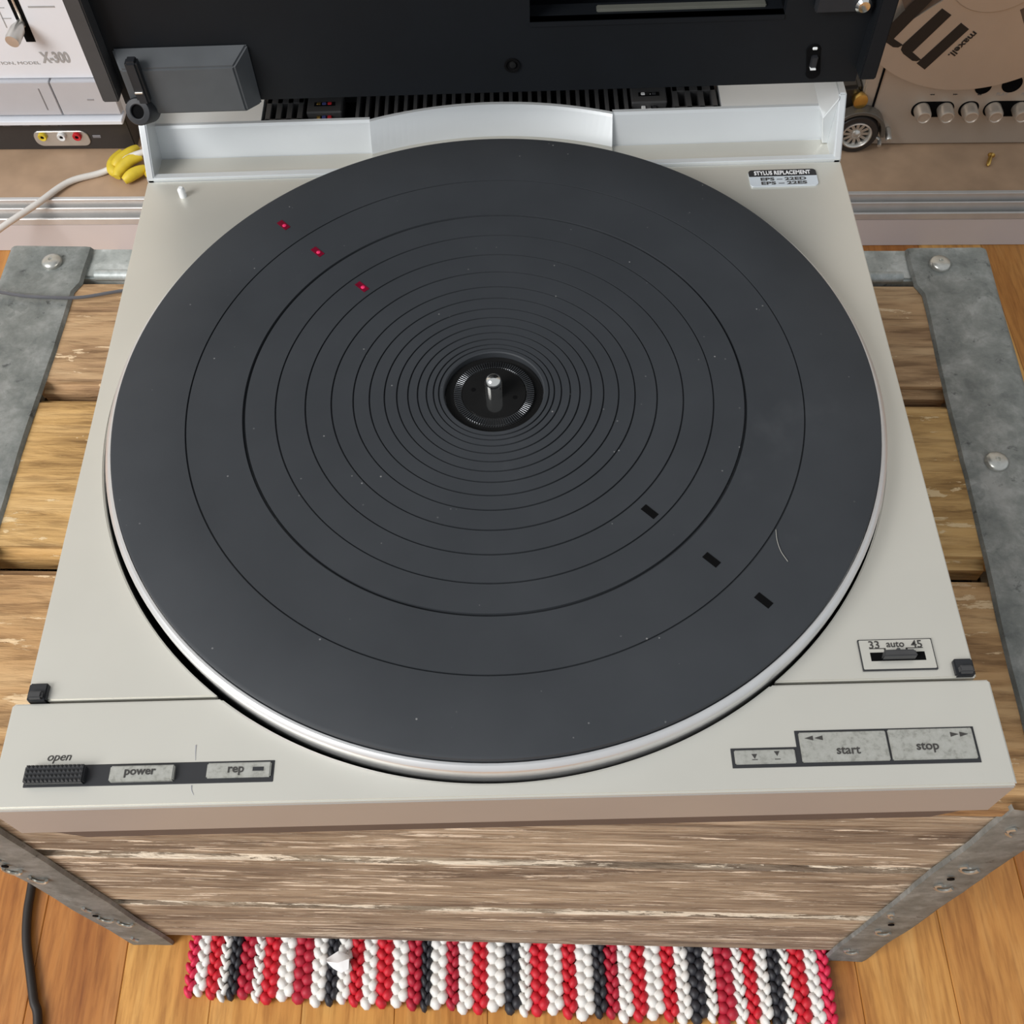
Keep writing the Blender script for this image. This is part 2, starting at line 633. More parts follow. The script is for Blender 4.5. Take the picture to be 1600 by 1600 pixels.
# rivets on the top straps
for (x, y) in ((-.2458, .1481), (.2254, .1483), (.2284, .0228), (-.2480, .0228), (.2290, -.100), (-.2490, -.100)):
    b = lathe([(.0055, ZT + .0018), (.0055, ZT + .0034), (.0046, ZT + .0046), (.0028, ZT + .0053), (0.0012, ZT + .0054), (.0008, ZT + .0046), (0, ZT + .0046)], 24, x, y, False)
    obj('rivet', b, rivet_m, crate, True)
# clinched nail ends on the front straps
nl = ((-.2410, -.1883), (-.2445, -.2110), (-.2386, -.2292), (.2138, -.1085), (.2146, -.1688), (.2144, -.2047), (.2097, -.2706), (.2146, -.3146), (.2111, -.3743), (-.2373, -.3020), (-.2379, -.3283), (-.2300, -.3400), (-.238, -.39))
for i, (x, z) in enumerate(nl):
    a = [(x + .0042 * math.cos(q), -.1394 - .0004 * math.sin(q * 1.5), z + .0052 * math.sin(q)) for q in [2.2 + .55 * k for k in range(8 if i % 3 else 5)]]
    obj('clinched_nail', tube(a, .0009, 6, 3), rivet_m, crate, True)
for (x, z) in ((-.2440, -.2020), (.2120, -.1880), (.2130, -.2930), (-.2400, -.3180)):
    obj('nail_hole', lathe_dir([(0, 0), (.0018, 0), (.0018, .0006), (0, .0006)], (x, -.1392, z), (0, -1, 0), 10), void, crate)

# ================================================================== RUG
rug = thing('striped_rug', 'red white and black striped braided cord rug sticking out from under the crate', 'rug', (-.01, -.14, ZF))
xs = [-0.2148, -0.2086, -0.2008, -0.193, -0.1872, -0.1802, -0.1711, -0.1649, -0.1551, -0.1448, -0.1333, -0.1238, -0.1165, -0.1082, -0.1005, -0.0914, -0.0816, -0.0714, -0.0628, -0.0567, -0.0464, -0.0391, -0.0297, -0.0207, -0.0093, 0.0001, 0.0074, 0.0176, 0.0278, 0.0359, 0.0473, 0.055, 0.0627, 0.0716, 0.0801, 0.0911, 0.0992, 0.1077, 0.1178, 0.1247, 0.136, 0.1428, 0.1505, 0.1586, 0.1667, 0.1727, 0.1824, 0.1908, 0.1977]
cols = 'pwrwkcwrwcwkwrwrwckwcwrwkwrwrwkcwrwrwkwcwrwkwrwp'


def bump_mesh(b, cx, cy, cz, rx, ry, rz, tilt):
    nu, nv = 8, 5
    ct, st = math.cos(tilt), math.sin(tilt)
    rings = []
    for j in range(1, nv):
        ph = PI * j / nv
        rings.append([])
        for i in range(nu):
            th = 2 * PI * i / nu
            x, y, z = rx * math.sin(ph) * math.cos(th), ry * math.sin(ph) * math.sin(th), rz * math.cos(ph)
            rings[-1].append(b.verts.new((cx + ct * x - st * y, cy + st * x + ct * y, cz + z)))
    t0 = b.verts.new((cx, cy, cz + rz)); t1 = b.verts.new((cx, cy, cz - rz))
    for i in range(nu):
        j = (i + 1) % nu
        b.faces.new((t0, rings[0][i], rings[0][j]))
        b.faces.new((t1, rings[-1][j], rings[-1][i]))
        for A, B in zip(rings, rings[1:]):
            b.faces.new((A[i], B[i], B[j], A[j]))


for i, c in enumerate(cols):
    x0, x1 = xs[i], xs[i + 1]
    w = x1 - x0
    xm = (x0 + x1) / 2
    yfront = -.1624 - .0665 * (xm + .21) + .0012 * math.sin(i * 1.7)
    b = bmesh.new()
    pitch = .0070
    ncol = 2 if w > .0055 else 1
    y = yfront + .004
    r = 0
    rj = random.Random(i)
    while y < -.06:
        for q in range(ncol):
            sgn = -1 if q == 0 else 1
            cx = xm + (sgn * w * .23 if ncol == 2 else 0)
            cy = y + (pitch * .5 if q else 0)
            # the rug's front end curls down over its own edge
            drop = 0.0
            e = cy - yfront
            if e < .008: drop = .0032 * (1 - e / .008) ** 2
            bump_mesh(b, cx + rj.uniform(-.0003, .0003), cy + rj.uniform(-.0004, .0004), ZF + .0058 - drop + rj.uniform(-.0003, .0003), w * (.37 if ncol == 2 else .55), pitch * .66, .0046, sgn * (-.5 if c != 'k' else -.25))
        y += pitch
    obj('braid', b, braid_m[c], rug, True, fix=False)

scrap = bmesh.new()
pts = [[(-.1235, -.1415), (-.116, -.1375), (-.108, -.1405)], [(-.1225, -.1435), (-.1155, -.1445), (-.1085, -.1425)], [(-.119, -.1465), (-.1135, -.1495), (-.109, -.1475)]]
zz = [[.0125, .0155, .0135], [.0165, .0175, .0170], [.0125, .0125, .0135]]
g = [[scrap.verts.new((p[0], p[1], ZF + z)) for p, z in zip(r, q)] for r, q in zip(pts, zz)]
for A, B in zip(g, g[1:]):
    for i in range(2):
        scrap.faces.new((A[i], A[i + 1], B[i + 1], B[i]))
bmesh.ops.subdivide_edges(scrap, edges=scrap.edges, cuts=2, smooth=.6, use_grid_fill=True)
bmesh.ops.solidify(scrap, geom=list(scrap.faces), thickness=.0006)
o = obj('paper_scrap', scrap, paper_m, None, True)
top(o)
tag(o, 'torn white scrap of paper caught on the striped rug', 'paper scrap')

# ================================================================== TURNTABLE
ZP = -.012
tt = thing('turntable', 'silver record player with black ribbed mat and open black lid on the crate', 'turntable', (0, 0, ZT))
RW, WCX, WCY = .1560, -.0010, .0020
XL, XR = -.1641, .1647
YF0, YSTEP, YLIP = -.1588, -.1220, .1415

# ---- plinth: left and right plates with the round well cut out
def side_plate(sgn, xo, ya, yb, z0, z1, w):
    a_top = math.asin((yb - WCY) / RW)
    a_bot = math.asin((ya - WCY) / RW)
    if sgn > 0:
        pl = [(xo, ya), (xo, yb)] + arc(RW, a_top, a_bot, 64, WCX, WCY)
    else:
        pl = [(xo, ya), (xo, yb)] + arc(RW, PI - a_top, PI - a_bot, 64, WCX, WCY)
    return prism(pl, z0, z1, 'z', w, 2)


obj('plinth', side_plate(-1, XL, YSTEP + .0012, YLIP, -.0395, ZP - .0006, .0005), silver, tt, True)
obj('plinth', side_plate(1, XR, YSTEP + .0012, YLIP, -.0395, ZP - .0006, .0005), silver, tt, True)
# dark well under the platter
obj('platter_well', lathe([(0, -.0390), (RW + .001, -.0390), (RW + .001, -.0150), (RW - .0004, -.0150), (RW - .0004, -.0350), (0, -.0350)], 128, WCX, WCY, False), void, tt, True)
# ---- front panel bar
xw = math.sqrt(RW ** 2 - (YSTEP - WCY) ** 2)
a0 = math.atan2(YSTEP - WCY, -xw); a1 = math.atan2(YSTEP - WCY, xw)
pl = [(-.1682, YF0), (-.1682, YSTEP)] + arc(RW, a0, a1, 96, WCX, WCY) + [(.1686, YSTEP), (.1686, YF0)]
b = prism(pl, -.0390, ZP + .0002, 'z', .0007, 2)
obj('front_panel', b, silver, tt, True)
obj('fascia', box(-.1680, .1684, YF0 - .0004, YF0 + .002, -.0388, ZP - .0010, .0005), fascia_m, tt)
obj('base', prism([(-.1480, -.0480), (-.1600, -.0388), (.1625, -.0388), (.1510, -.0480)], YF0 + .0003, .182, 'y', .0003, 1), base_m, tt)
for (x, y) in ((-.13, -.115), (.13, -.115), (-.13, .13), (.13, .13)):
    obj('foot', lathe([(0, ZT + .0005), (.019, ZT + .0005), (.021, -.074), (.021, -.05), (.018, -.0455), (0, -.0455)], 32, x, y, False), blk, tt, True)

# ---- rear housing
RB, RT_, XCURV = .1650, .1742, .0578
def lip_part(sgn, xo, ya, yb, z0, z1, R):
    xa = math.sqrt(max(R * R - ya * ya, 0)); xb = math.sqrt(max(R * R - yb * yb, 0))
    return prism([(xo, ya), (xo, yb), (sgn * xb, yb), (sgn * xa, ya)], z0, z1, 'z', .0004, 2)


obj('rear_lip', lip_part(-1, XL, YLIP, .1452, -.0395, ZP + .0012, RW + .0015), silver_lo, tt, True)
obj('rear_lip', lip_part(1, XR, YLIP, .1448, -.0395, ZP + .0012, RW + .0015), silver_lo, tt, True)
for sgn, xo in ((-1, XL + .0036), (1, XR - .0036)):
    obj('rear_channel', prism([(xo, .1446), (xo, .1590), (sgn * XCURV, .1590), (sgn * XCURV, .1460)], -.0395, -.0142, 'z', 0, 1), silver, tt)
# sill at the foot of the curved wall
aa = math.acos(XCURV / (RW + .0022)); ab = math.acos(XCURV / (RB + .002))
obj('rear_sill', prism(arc(RW + .0022, aa, PI - aa, 40) + arc(RB + .002, PI - ab, ab, 40), -.0395, -.0128, 'z', 0, 1), silver, tt)


def rear_face():
    b = bmesh.new()
    NX = .1098
    xsamp = [(XL + .003, 's', 'd'), (-NX, 's', 'd'), (-NX, 's', 'n'), (-XCURV, 's', 'n')]
    m = 40
    for i in range(m + 1):
        xsamp.append((-XCURV + 2 * XCURV * i / m, 'c', 'n'))
    xsamp += [(XCURV, 's', 'n'), (NX, 's', 'n'), (NX, 's', 'd'), (XR - .003, 's', 'd')]
    prev = None
    for (x, f, t_) in xsamp:
        if f == 's':
            y0, z0, y1 = .1587, -.0150, .1658
        else:
            y0, z0, y1 = math.sqrt(RB ** 2 - x * x), -.0150, math.sqrt(RT_ ** 2 - x * x)
        p = [(x, y0, z0), (x, y0 + .0012, z0 + .0006), (x, y1 - .0008, -.0012), (x, y1, 0), (x, y1 + .0012, .0004)]
        if t_ == 'd':
            p += [(x, .178, .0006), (x, .192, .0006)]
        else:
            p += [(x, y1 + .0014, -.009), (x, .192, -.009)]
        p += [(x, .192, -.0395), (x, y0 + .001, -.0395)]
        row = [b.verts.new(q) for q in p]
        if prev:
            for i in range(len(row)):
                j = (i + 1) % len(row)
                b.faces.new((prev[i], prev[j], row[j], row[i]))
        prev = row
    bmesh.ops.remove_doubles(b, verts=b.verts, dist=1e-6)
    return b


rh = obj('rear_housing', rear_face(), silver_lo, tt, False)
for f in rh.data.polygons:
    f.use_smooth = False
for (xa, xb) in ((XL, XL + .0036), (XR - .0036, XR)):
    obj('end_wall', prism([(YLIP, -.0395), (YLIP, ZP + .0006), (.1578, .0126), (.192, .0126), (.192, -.0395)], xa, xb, 'x', .0006, 2), silver_lo, tt, True)
# sloping inner cheek on the right end
obj('inner_cheek', prism([(XR - .0090, .0004), (XR - .0034, .0118), (XR - .0034, -.0140), (XR - .0060, -.0140)], .1560, .192, 'y', .0003, 1), silver_lo, tt)

# ---- vent grille in the rear housing
ga = math.acos(XCURV / (RT_ + .0016))
gb = prism([(.1092, .192), (.1092, .1676), (XCURV + .0004, .1676)] + arc(RT_ + .0016, ga, PI - ga, 30) + [(-XCURV - .0004, .1676), (-.1092, .1676), (-.1092, .192)], -.0089, -.0072, 'z')
gr = obj('vent_grille', gb, void, tt)
obj('grille_back', box(-.1092, .1092, .1885, .1918, -.0080, .0200), blk, gr)
for k in range(29):
    x = -.0640 + k * .1290 / 28
    y0 = math.sqrt(RT_ ** 2 - min(abs(x), XCURV) ** 2) + .0022
    obj('rib', box(x - .0009, x + .0009, y0, .188, -.0085, -.0002, .0002, 1), blk_soft, gr)
for (x0, x1) in ((-.1083, -.0905), (.0875, .1083)):
    obj('rib', box(x0, x1, .1675, .1688, -.0085, -.0002, .0002, 1), blk_soft, gr)
    obj('rib', box(x0, x1, .1800, .188, -.0085, -.0002, .0002, 1), blk_soft, gr)
    n = 4
    for k in range(n):
        x = x0 + .0012 + (x1 - x0 - .0024) * k / (n - 1)
        obj('rib', box(x - .0013, x + .0013, .1675, .188, -.0085, -.0002, .0002, 1), blk_soft, gr)
for (xc, colset) in ((-.0800, (gold_m, plain('blue_wire', srgb(60, 70, 130)), red_s)), (.0760, (white_p, chrome, blk))):
    cb = obj('connector_block', prism([(xc - .0085, .1715), (xc + .0085, .1715), (xc + .0085, .187), (xc - .0085, .187)], -.0088, .0006, 'z', .0006, 1), blk_soft, tt)
    obj('slot', box(xc - .0050, xc + .0050, .1760, .1785, .0003, .0009), void, cb)
    for k, m in enumerate(colset):
        obj('terminal', box(xc - .0038 + k * .0026, xc - .0018 + k * .0026, .1764, .1781, .0005, .0014, .0003, 1), m, cb)
        obj('terminal', box(xc - .0038 + k * .0026, xc - .0018 + k * .0026, .1690, .1716, -.0070, -.0012, .0003, 1), m, cb)

# ---- platter, mat, hub, spindle
pt = obj('platter', lathe([(0, -.0045), (.1503, -.0045), (.1505, -.0026), (.1514, -.0026), (.1529, -.0038), (.1531, -.0044), (.1531, -.0090), (.1527, -.0098), (.1522, -.0300), (0, -.0300)], 192, closed=False), alu, tt, True)


def mat_profile():
    gro = [.1210, .0985, .0861, .0744, .0642, .0556, .0492, .0433, .0384, .0340, .0302, .0267, .0239, .0218]
    p = [(.0197, -.0044), (.0197, -.0004), (.0201, 0.)]
    for g in sorted(gro):
        gw, gd = (.00062, .0009) if g < .095 or g > .1 else (.00115, .0016)
        if g > .06: gw *= 1.05
        p += [(g - gw * .5, 0.), (g - gw * .28, -gd), (g + gw * .28, -gd), (g + gw * .5, 0.)]
    p += [(.1490, 0), (.1499, -.0005), (.1501, -.0016), (.1500, -.0044)]
    return p


mt = obj('platter_mat', lathe(mat_profile(), 256), mat_m, tt, True)
hub = obj('hub', lathe([(0, -.0016), (.0125, -.0016), (.0127, -.0019), (.0162, -.0025), (.0164, -.0028), (.0194, -.0029), (.0194, -.0046), (0, -.0046)], 96, closed=False), hubm, tt, True)
b = bmesh.new()
for k in range(100):
    a = 2 * PI * k / 100
    q = box(.0130, .0160, -.00030, .00030, -.0030, -.0015, .0001, 1)
    q.transform(Matrix.Rotation(a, 4, 'Z'))
    merge(b, q)
kn = obj('knurled_ring', b, plain('knurl_metal', srgb(92, 94, 97), .2, .9), hub)
kn['kind'] = 'stuff'
for a in (2.88, 2.88 + PI):
    obj('hub_hole', lathe([(0, -.0018), (.0009, -.0018), (.0009, -.00145), (0, -.00145)], 12, .0085 * math.cos(a), .0085 * math.sin(a) - .0002, False), void, hub)
obj('spindle', lathe([(0, -.0040), (.0036, -.0040), (.0036, .0044), (.0034, .0062), (.0027, .0076), (.0016, .0084), (0, .0087)], 32, 0, 0, False), chrome, tt, True)
# slots through the mat: red sensor windows at the back, dark ones at the front
for (ang, rr, m) in ((133.85, .1333, red_m), (133.85, .1096, red_m), (133.85, .0800, red_m), (-45.83, .0811, void), (-45.83, .1101, void), (-45.83, .1333, void)):
    q = box(-.00310, .00310, -.00140, .00140, -.0016, .00018)
    q.transform(Matrix.Translation((rr * math.cos(math.radians(ang)), rr * math.sin(math.radians(ang)), 0)) @ Matrix.Rotation(math.radians(ang), 4, 'Z'))
    o = obj('sensor_slot', q, void if m is void else plain('dark_red_lens', srgb(110, 6, 36), .3, 0, .2, 300), mt)
    if m is red_m:
        q = lathe([(0, .0001), (.0009, .0001), (.0009, .0003), (.0005, .0005), (0, .0005)], 12, (rr - .0006) * math.cos(math.radians(ang)), (rr - .0006) * math.sin(math.radians(ang)), False)
        obj('red_lamp', q, plain('red_lamp_glass', srgb(226, 50, 100), .2, 0, .1, 300), mt, True)

# ---- small fittings on the plinth
obj('peg', lathe([(0, ZP - .001), (.0017, ZP - .001), (.0017, ZP + .0035), (.0010, ZP + .0046), (0, ZP + .0046)], 16, -.1455, .1310, False), white_p, tt, True)
for (x0, x1, y0, y1, s) in ((-.1632, -.1566, -.1214, -.1150, 1), (.1574, .1640, -.1206, -.1145, -1)):
    lt = obj('latch', box(x0, x1, y0, y1, ZP - .004, ZP + .0014, .0005), blk, tt, True)
    obj('latch_tongue', box(x0 + .0008, x1 - .0008, y0 + .0002, y0 + .0030, ZP + .001, ZP + .0032, .0006), blk_soft, lt, True)
# stylus sticker
st = obj('sticker', prism(rrect(.1201, .1516, .1251, .1360, .0018), ZP - .0005, ZP + .00018, 'z'), sticker_w, tt)
hd = rrect(.1201, .1516, .1251, .1360, .0018)
hd = [p for p in hd if p[1] > .1315]
obj('sticker_band', prism([(.1516, .1316)] + hd + [(.1201, .1316)], ZP + .0001, ZP + .00026, 'z'), sticker_k, st)
lettering('sticker_text', 'STYLUS REPLACEMENT', .003, .0262, (.1358, .1338, ZP + .0003), paper_m, st, bold=.00004, height=.0026)
lettering('sticker_text', 'EPS – 22ED', .003, .0212, (.1358, .1297, ZP + .0002), ink, st, bold=.00008, height=.0020)
lettering('sticker_text', 'EPS – 22ES', .003, .0212, (.1358, .1270, ZP + .0002), ink, st, bold=.00008, height=.0020)

# ---- left control strip
ZC = ZP + .0002
lb = obj('button_bezel', box(-.1580, -.0748, -.1518, -.1444, ZP - .004, ZC + .00025, .0002, 1), bezel_m, tt)
ob_ = obj('open_button', box(-.1572, -.1372, -.1512, -.1452, ZP - .002, ZC + .0032, .0005), blk, tt, True)
b = bmesh.new()
for i in range(14):
    for j in range(4):
        cx, cy = -.1572 + .0010 + (.0200 - .0020) * i / 13, -.1505 + .0047 * j / 3
        v4 = [b.verts.new((cx + dx * .00058, cy + dy * .00062, ZC + .0031)) for dx, dy in ((-1, -1), (1, -1), (1, 1), (-1, 1))]
        tp = b.verts.new((cx, cy, ZC + .0040))
        for q in range(4):
            b.faces.new((v4[q], v4[(q + 1) % 4], tp))
        b.faces.new(v4)
gp = obj('grip_studs', b, blk_soft, ob_)
gp['kind'] = 'stuff'
pw = obj('power_button', box(-.1291, -.1077, -.1509, -.1457, ZP - .002, ZC + .0021, .0004, 2), btn_m, tt, True)
rp = obj('repeat_button', box(-.0971, -.0757, -.1503, -.1452, ZP - .002, ZC + .0012, .0004, 2), btn_m, tt, True)
obj('indicator', box(-.0817, -.0781, -.1483, -.1470, ZC + .0008, ZC + .00135), bezel_m, rp)
lettering('open_text', 'open', .004, .0079, (-.1477, -.1423, ZC + .0001), ink, tt, shear=.25)
lettering('power_text', 'power', .004, .0103, (-.1189, -.1485, ZC + .0022), ink, pw, bold=.00006)
lettering('repeat_text', 'rep', .004, .0053, (-.0873, -.1482, ZC + .0013), ink, rp, bold=.00006)
# pen scratch across the strip
for pp in ([(-.1022, -.1385), (-.1020, -.1410), (-.1016, -.1438)], [(-.1018, -.1524), (-.1015, -.1540), (-.1006, -.1556)]):
    obj('pen_scratch', tube([(x, y, ZC + .00002) for x, y in pp], lambda t: .00028 * (1 - .6 * t), 6, 4), plain('grey_scuff', srgb(168, 168, 170), .6), tt)

# ---- right control strip
pl = [(.0770, -.1511), (.1586, -.1511), (.1586, -.1388), (.0990, -.1388), (.0990, -.1444), (.0770, -.1444)]
obj('button_bezel', prism(pl, ZP - .004, ZC + .00025, 'z'), bezel_m, tt)
cu = obj('cue_button', box(.0780, .0981, -.1500, -.1452, ZP - .002, ZC + .0008, .0003, 2), btn_m, tt, True)
sb = obj('start_button', box(.1001, .1290, -.1499, -.1397, ZP - .002, ZC + .0011, .0003, 2), btn_m, tt, True)
so = obj('stop_button', box(.1298, .1577, -.1499, -.1394, ZP - .002, ZC + .0011, .0003, 2), btn_m, tt, True)
lettering('start_text', 'start', .004, .0078, (.1156, -.1463, ZC + .0012), ink, sb, bold=.00004)
lettering('stop_text', 'stop', .004, .0073, (.1418, -.1460, ZC + .0012), ink, so, bold=.00004)
za, zb_ = ZC + .0010, ZC + .00125
for x in (.1019, .1051):
    obj('arrow', prism([(x, -.1418), (x + .0027, -.1410), (x + .0027, -.1426)], za, zb_, 'z'), ink, sb)
for x in (.1502, .1533):
    obj('arrow', prism([(x + .0027, -.1417), (x, -.1409), (x, -.1425)], za, zb_, 'z'), ink, so)
za, zb_ = ZC + .0007, ZC + .00095
for (x, d) in ((.0845, -.0003), (.0920, .0005)):
    y = -.1474 + d
    obj('arrow', prism([(x - .0009, y + .0010), (x + .0009, y + .0010), (x, y - .0006)], za, zb_, 'z'), ink, cu)
    obj('arrow_bar', box(x - .0009, x + .0009, -.1487, -.1485, za, zb_), ink, cu)

# ---- speed selector
sp_o = obj('speed_plate', box(.1263, .1521, -.1177, -.1060, ZP - .002, ZP + .00012, .0001, 1), bezel_m, tt)
sp_i = obj('speed_inlay', prism(rrect(.1266, .1517, -.1173, -.1064, .0004, 3), ZP - .001, ZP + .0003, 'z'), silver, tt)
obj('selector_slot', box(.1297, .1486, -.1143, -.1111, ZP, ZP + .0004), void, sp_i)
kb = obj('selector_knob', prism([(.1331, -.1139), (.1340, -.1113), (.1446, -.1113), (.1452, -.1139)], ZP, ZP + .0034, 'z', .0005), blk_soft, tt)
obj('pointer', box(.1384, .1396, -.1116, -.1106, ZP + .0004, ZP + .0030, .0002, 1), blk_soft, kb)
for (s, x, w) in (('33', .1316, .0036), ('auto', .1390, .0062), ('45', .1464, .0038)):
    lettering('speed_text', s, .003, w, (x, -.1082, ZP + .0004), ink, sp_i, bold=.00002)
for (x0, x1) in ((.1298, .1351), (.1427, .1484)):
    obj('scale_line', box(x0, x1, -.10975, -.1095, ZP + .0002, ZP + .00042), ink, sp_i)
for x in (.1351, .1427):
    obj('scale_line', prism([(x - .0003, -.1095), (x + .0003, -.1095), (x + .0003, -.1108), (x - .0003, -.1108)], ZP + .0002, ZP + .00042, 'z'), ink, sp_i)

# ---- lid, standing open
YP = .148
ZL0, ZL1 = .0262, .345
OX0, OX1, OZ0, OZ1 = .0186, .1255, .0600, .30
b = box(-.1630, OX0, YP, YP + .004, ZL0, ZL1)
box(OX0, OX1, YP, YP + .004, ZL0, OZ0, bm=b)
box(OX1, .1632, YP, YP + .004, ZL0, ZL1, bm=b)
box(OX0, OX1, YP, YP + .004, OZ1, ZL1, bm=b)
lid = obj('lid', b, blk_lid, tt)
lid['label'] = 'black lid panel standing open'
obj('lid_side', box(-.1692, -.1620, .1400, .186, .0330, ZL1, .0006), blk_soft, lid)
obj('lid_side', box(.1618, .1690, .1400, .186, .0325, ZL1, .0006), blk_lid, lid)
obj('lid_shell', box(-.1650, .1650, .178, .186, ZL0 + .004, ZL1, .001), blk_lid, lid)
obj('lid_bottom_edge', box(-.1630, .1632, .1500, .180, ZL0 + .0002, ZL0 + .003, .0004), blk_lid, lid)
obj('lid_top_edge', box(-.1692, .1690, .1400, .186, ZL1, ZL1 + .005, .001), blk_lid, lid)
# tone arm rail inside the opening
obj('tonearm_rail', box(.0470, .1185, .1535, .1570, OZ0 - .018, OZ0 + .0012, .0004), plain('rail_grey', srgb(96, 97, 90), .45, .2), lid)
obj('opening_sill', prism([(OX0, OZ0 - .0020), (OX1, OZ0 - .0020), (OX1, OZ0), (OX0, OZ0)], YP - .0005, YP + .012, 'y'), blk_lid, lid)
obj('bracket', box(.1370, .1585, YP - .004, YP, .0625, .12, .0005), blk, lid)
obj('bracket_screw', lathe_dir([(0, 0), (.0034, 0), (.0034, .0012), (.0024, .0022), (0, .0025)], (.1560, YP - .004, .0660), (0, -1, 0), 24), chrome, lid, True)
sc = obj('screw_recess', lathe_dir([(0, -.0002), (.0030, -.0002), (.0034, .0002), (.0034, .0008), (.0026, .0008), (.0024, .0003), (0, .0003)], (.0107, YP, .0400), (0, -1, 0), 28), void, lid, True)
obj('recessed_screw', lathe_dir([(0, 0), (.0016, 0), (.0014, .0009), (0, .0012)], (.0110, YP - .0002, .0404), (0, -1, 0), 16), hubm, lid, True)
pill = [(p[0], p[1]) for p in arc(.0032, -.15, PI - .15, 12, .1412, .0424)] + [(p[0], p[1]) for p in arc(.0032, PI - .15, 2 * PI - .15, 12, .1433, .0316)]
ps = obj('sensor_window', prism(pill, YP - .0005, YP + .002, 'y', .0002, 1), void, lid)
obj('switch_lever', box(.1408, .1436, YP - .0022, YP, .0350, .0405, .0004), blk, ps)
obj('switch_tip', box(.1410, .1434, YP - .0030, YP - .0004, .0346, .0352, .0001, 1), white_p, ps)
obj('switch_tip', box(.1405, .1426, YP - .0012, YP - .0002, .0432, .0444, .0003, 1), white_p, ps)
# hinge cover box bulging out of the lid, with hinge arm and tube
hc = bmesh.new()
xa, xb, za, zb = -.1560, -.1055, .0300, .0525
pp = [(-.1600, YP, .0245), (-.1015, YP, .0245), (-.1015, YP, .0545), (-.1600, YP, .0545),
      (-.1560, .1385, .0275), (-.1068, .1385, .0275), (-.1075, .1385, .0500), (-.1560, .1385, .0500)]
vs = [hc.verts.new(p) for p in pp]
for f in ((0, 1, 5, 4), (1, 2, 6, 5), (2, 3, 7, 6), (3, 0, 4, 7), (4, 5, 6, 7), (0, 3, 2, 1)):
    hc.faces.new([vs[i] for i in f])
bmesh.ops.recalc_face_normals(hc, faces=hc.faces)
bev(hc, .0008, 2)
hg = obj('hinge_cover', hc, grey_box, lid, True)
ha = obj('hinge_arm', box(-.1520, -.1468, .1345, .1400, .0350, .0560, .0010), blk, lid, True)
obj('hinge_clip', box(-.1515, -.1480, .1338, .1350, .0412, .0422, .0002, 1), alu2, ha)
obj('hinge_tube', lathe_dir([(.0030, .000), (.0030, .011), (.0034, .0112), (.0054, .0108), (.0059, .0098), (.0059, 0), (.0030, 0)], (-.1515, .1425, .0275), (-.12, -.75, .45), 28), blk, lid, True)
obj('hinge_bore', lathe_dir([(0, 0), (.0034, 0), (.0034, .0100), (0, .0100)], (-.1515, .1425, .0275), (-.12, -.75, .45), 20), void, lid)

# ================================================================== GREY GROUND WIRE, CABLES
o = obj('ground_wire', tube([(-.95, .42, ZF + .0010), (-.70, .34, ZF + .0010), (-.48, .25, ZF + .0010), (-.40, .19, ZF + .010), (-.355, .165, ZF + .10), (-.335, .152, ZF + .22), (-.30, .145, ZT - .01), (-.275, .1375, ZT + .0052), (-.2621, .1355, ZT + .0054), (-.2477, .1320, ZT + .0056), (-.2338, .1304, ZT + .0056), (-.2180, .1312, ZT + .0040), (-.1984, .1353, ZT + .0035), (-.17, .140, ZT + .0030), (-.14, .145, ZT + .0020)], .0009, 8, 8), cable_g, None, True)
top(o)
tag(o, 'thin grey wire running over the left strap of the crate', 'wire')
o = obj('power_cable', tube([(-.62, .46, ZF + .0032), (-.48, .40, ZF + .0032), (-.385, .28, ZF + .0032), (-.347, .12, ZF + .0034), (-.339, 0.0, ZF + .0038), (-.3300, -.080, ZF + .0038), (-.3284, -.105, ZF + .0038), (-.3251, -.1236, ZF + .0038), (-.3185, -.1430, ZF + .0038), (-.3125, -.160, ZF + .0038), (-.3060, -.178, ZF + .0038), (-.298, -.25, ZF + .0032), (-.33, -.45, ZF + .0032), (-.50, -.70, ZF + .0032), (-.90, -.95, ZF + .0032)], .0029, 12, 8), cable_k, None, True)
top(o)
tag(o, 'black power cable lying on the floor left of the crate', 'cable')
o = obj('white_cable', tube([(-1.1, .20, ZF + .0032), (-.80, .27, ZF + .0032), (-.60, .36, ZF + .006), (-.545, .40, ZF + .030), (-.510, .440, ZS - .006), (-.4800, .4700, ZS + .0030), (-.4522, .5005, ZS + .0050), (-.4290, .5322, ZS + .0040), (-.3980, .5470, ZS + .0036), (-.3660, .5570, ZS + .0150), (-.33, .568, ZS + .014), (-.27, .58, ZS + .0036)], .0030, 12, 8), cable_w, None, True)
top(o, TS)
tag(o, 'white cable trailing over the edge of the low shelf', 'cable')
# yellow glove-like clump of rubber
yg = thing('yellow_rubber_clump', 'yellow rubber clump of thick folds on the low shelf beside the white cable', 'rubber', (-.372, .555, ZS), TS)
for pts, r in (([(-.368, .590, ZS + .007), (-.3735, .578, ZS + .006), (-.372, .566, ZS + .006), (-.365, .560, ZS + .006)], .0055),
               ([(-.352, .592, ZS + .010), (-.358, .583, ZS + .011), (-.366, .574, ZS + .010), (-.370, .568, ZS + .008)], .0058),
               ([(-.345, .578, ZS + .012), (-.355, .572, ZS + .012), (-.364, .563, ZS + .008), (-.366, .556, ZS + .006)], .0055),
               ([(-.340, .566, ZS + .008), (-.350, .558, ZS + .008), (-.358, .551, ZS + .006)], .0056),
               ([(-.335, .585, ZS + .008), (-.330, .570, ZS + .008), (-.336, .556, ZS + .007)], .0060)):
    obj('fold', tube([(x - .017, y - .020, z) for x, y, z in pts], lambda t, r=r: r * (math.sin(PI * (.12 + .76 * t)) ** .45), 12, 6), yellow_m, yg, True)
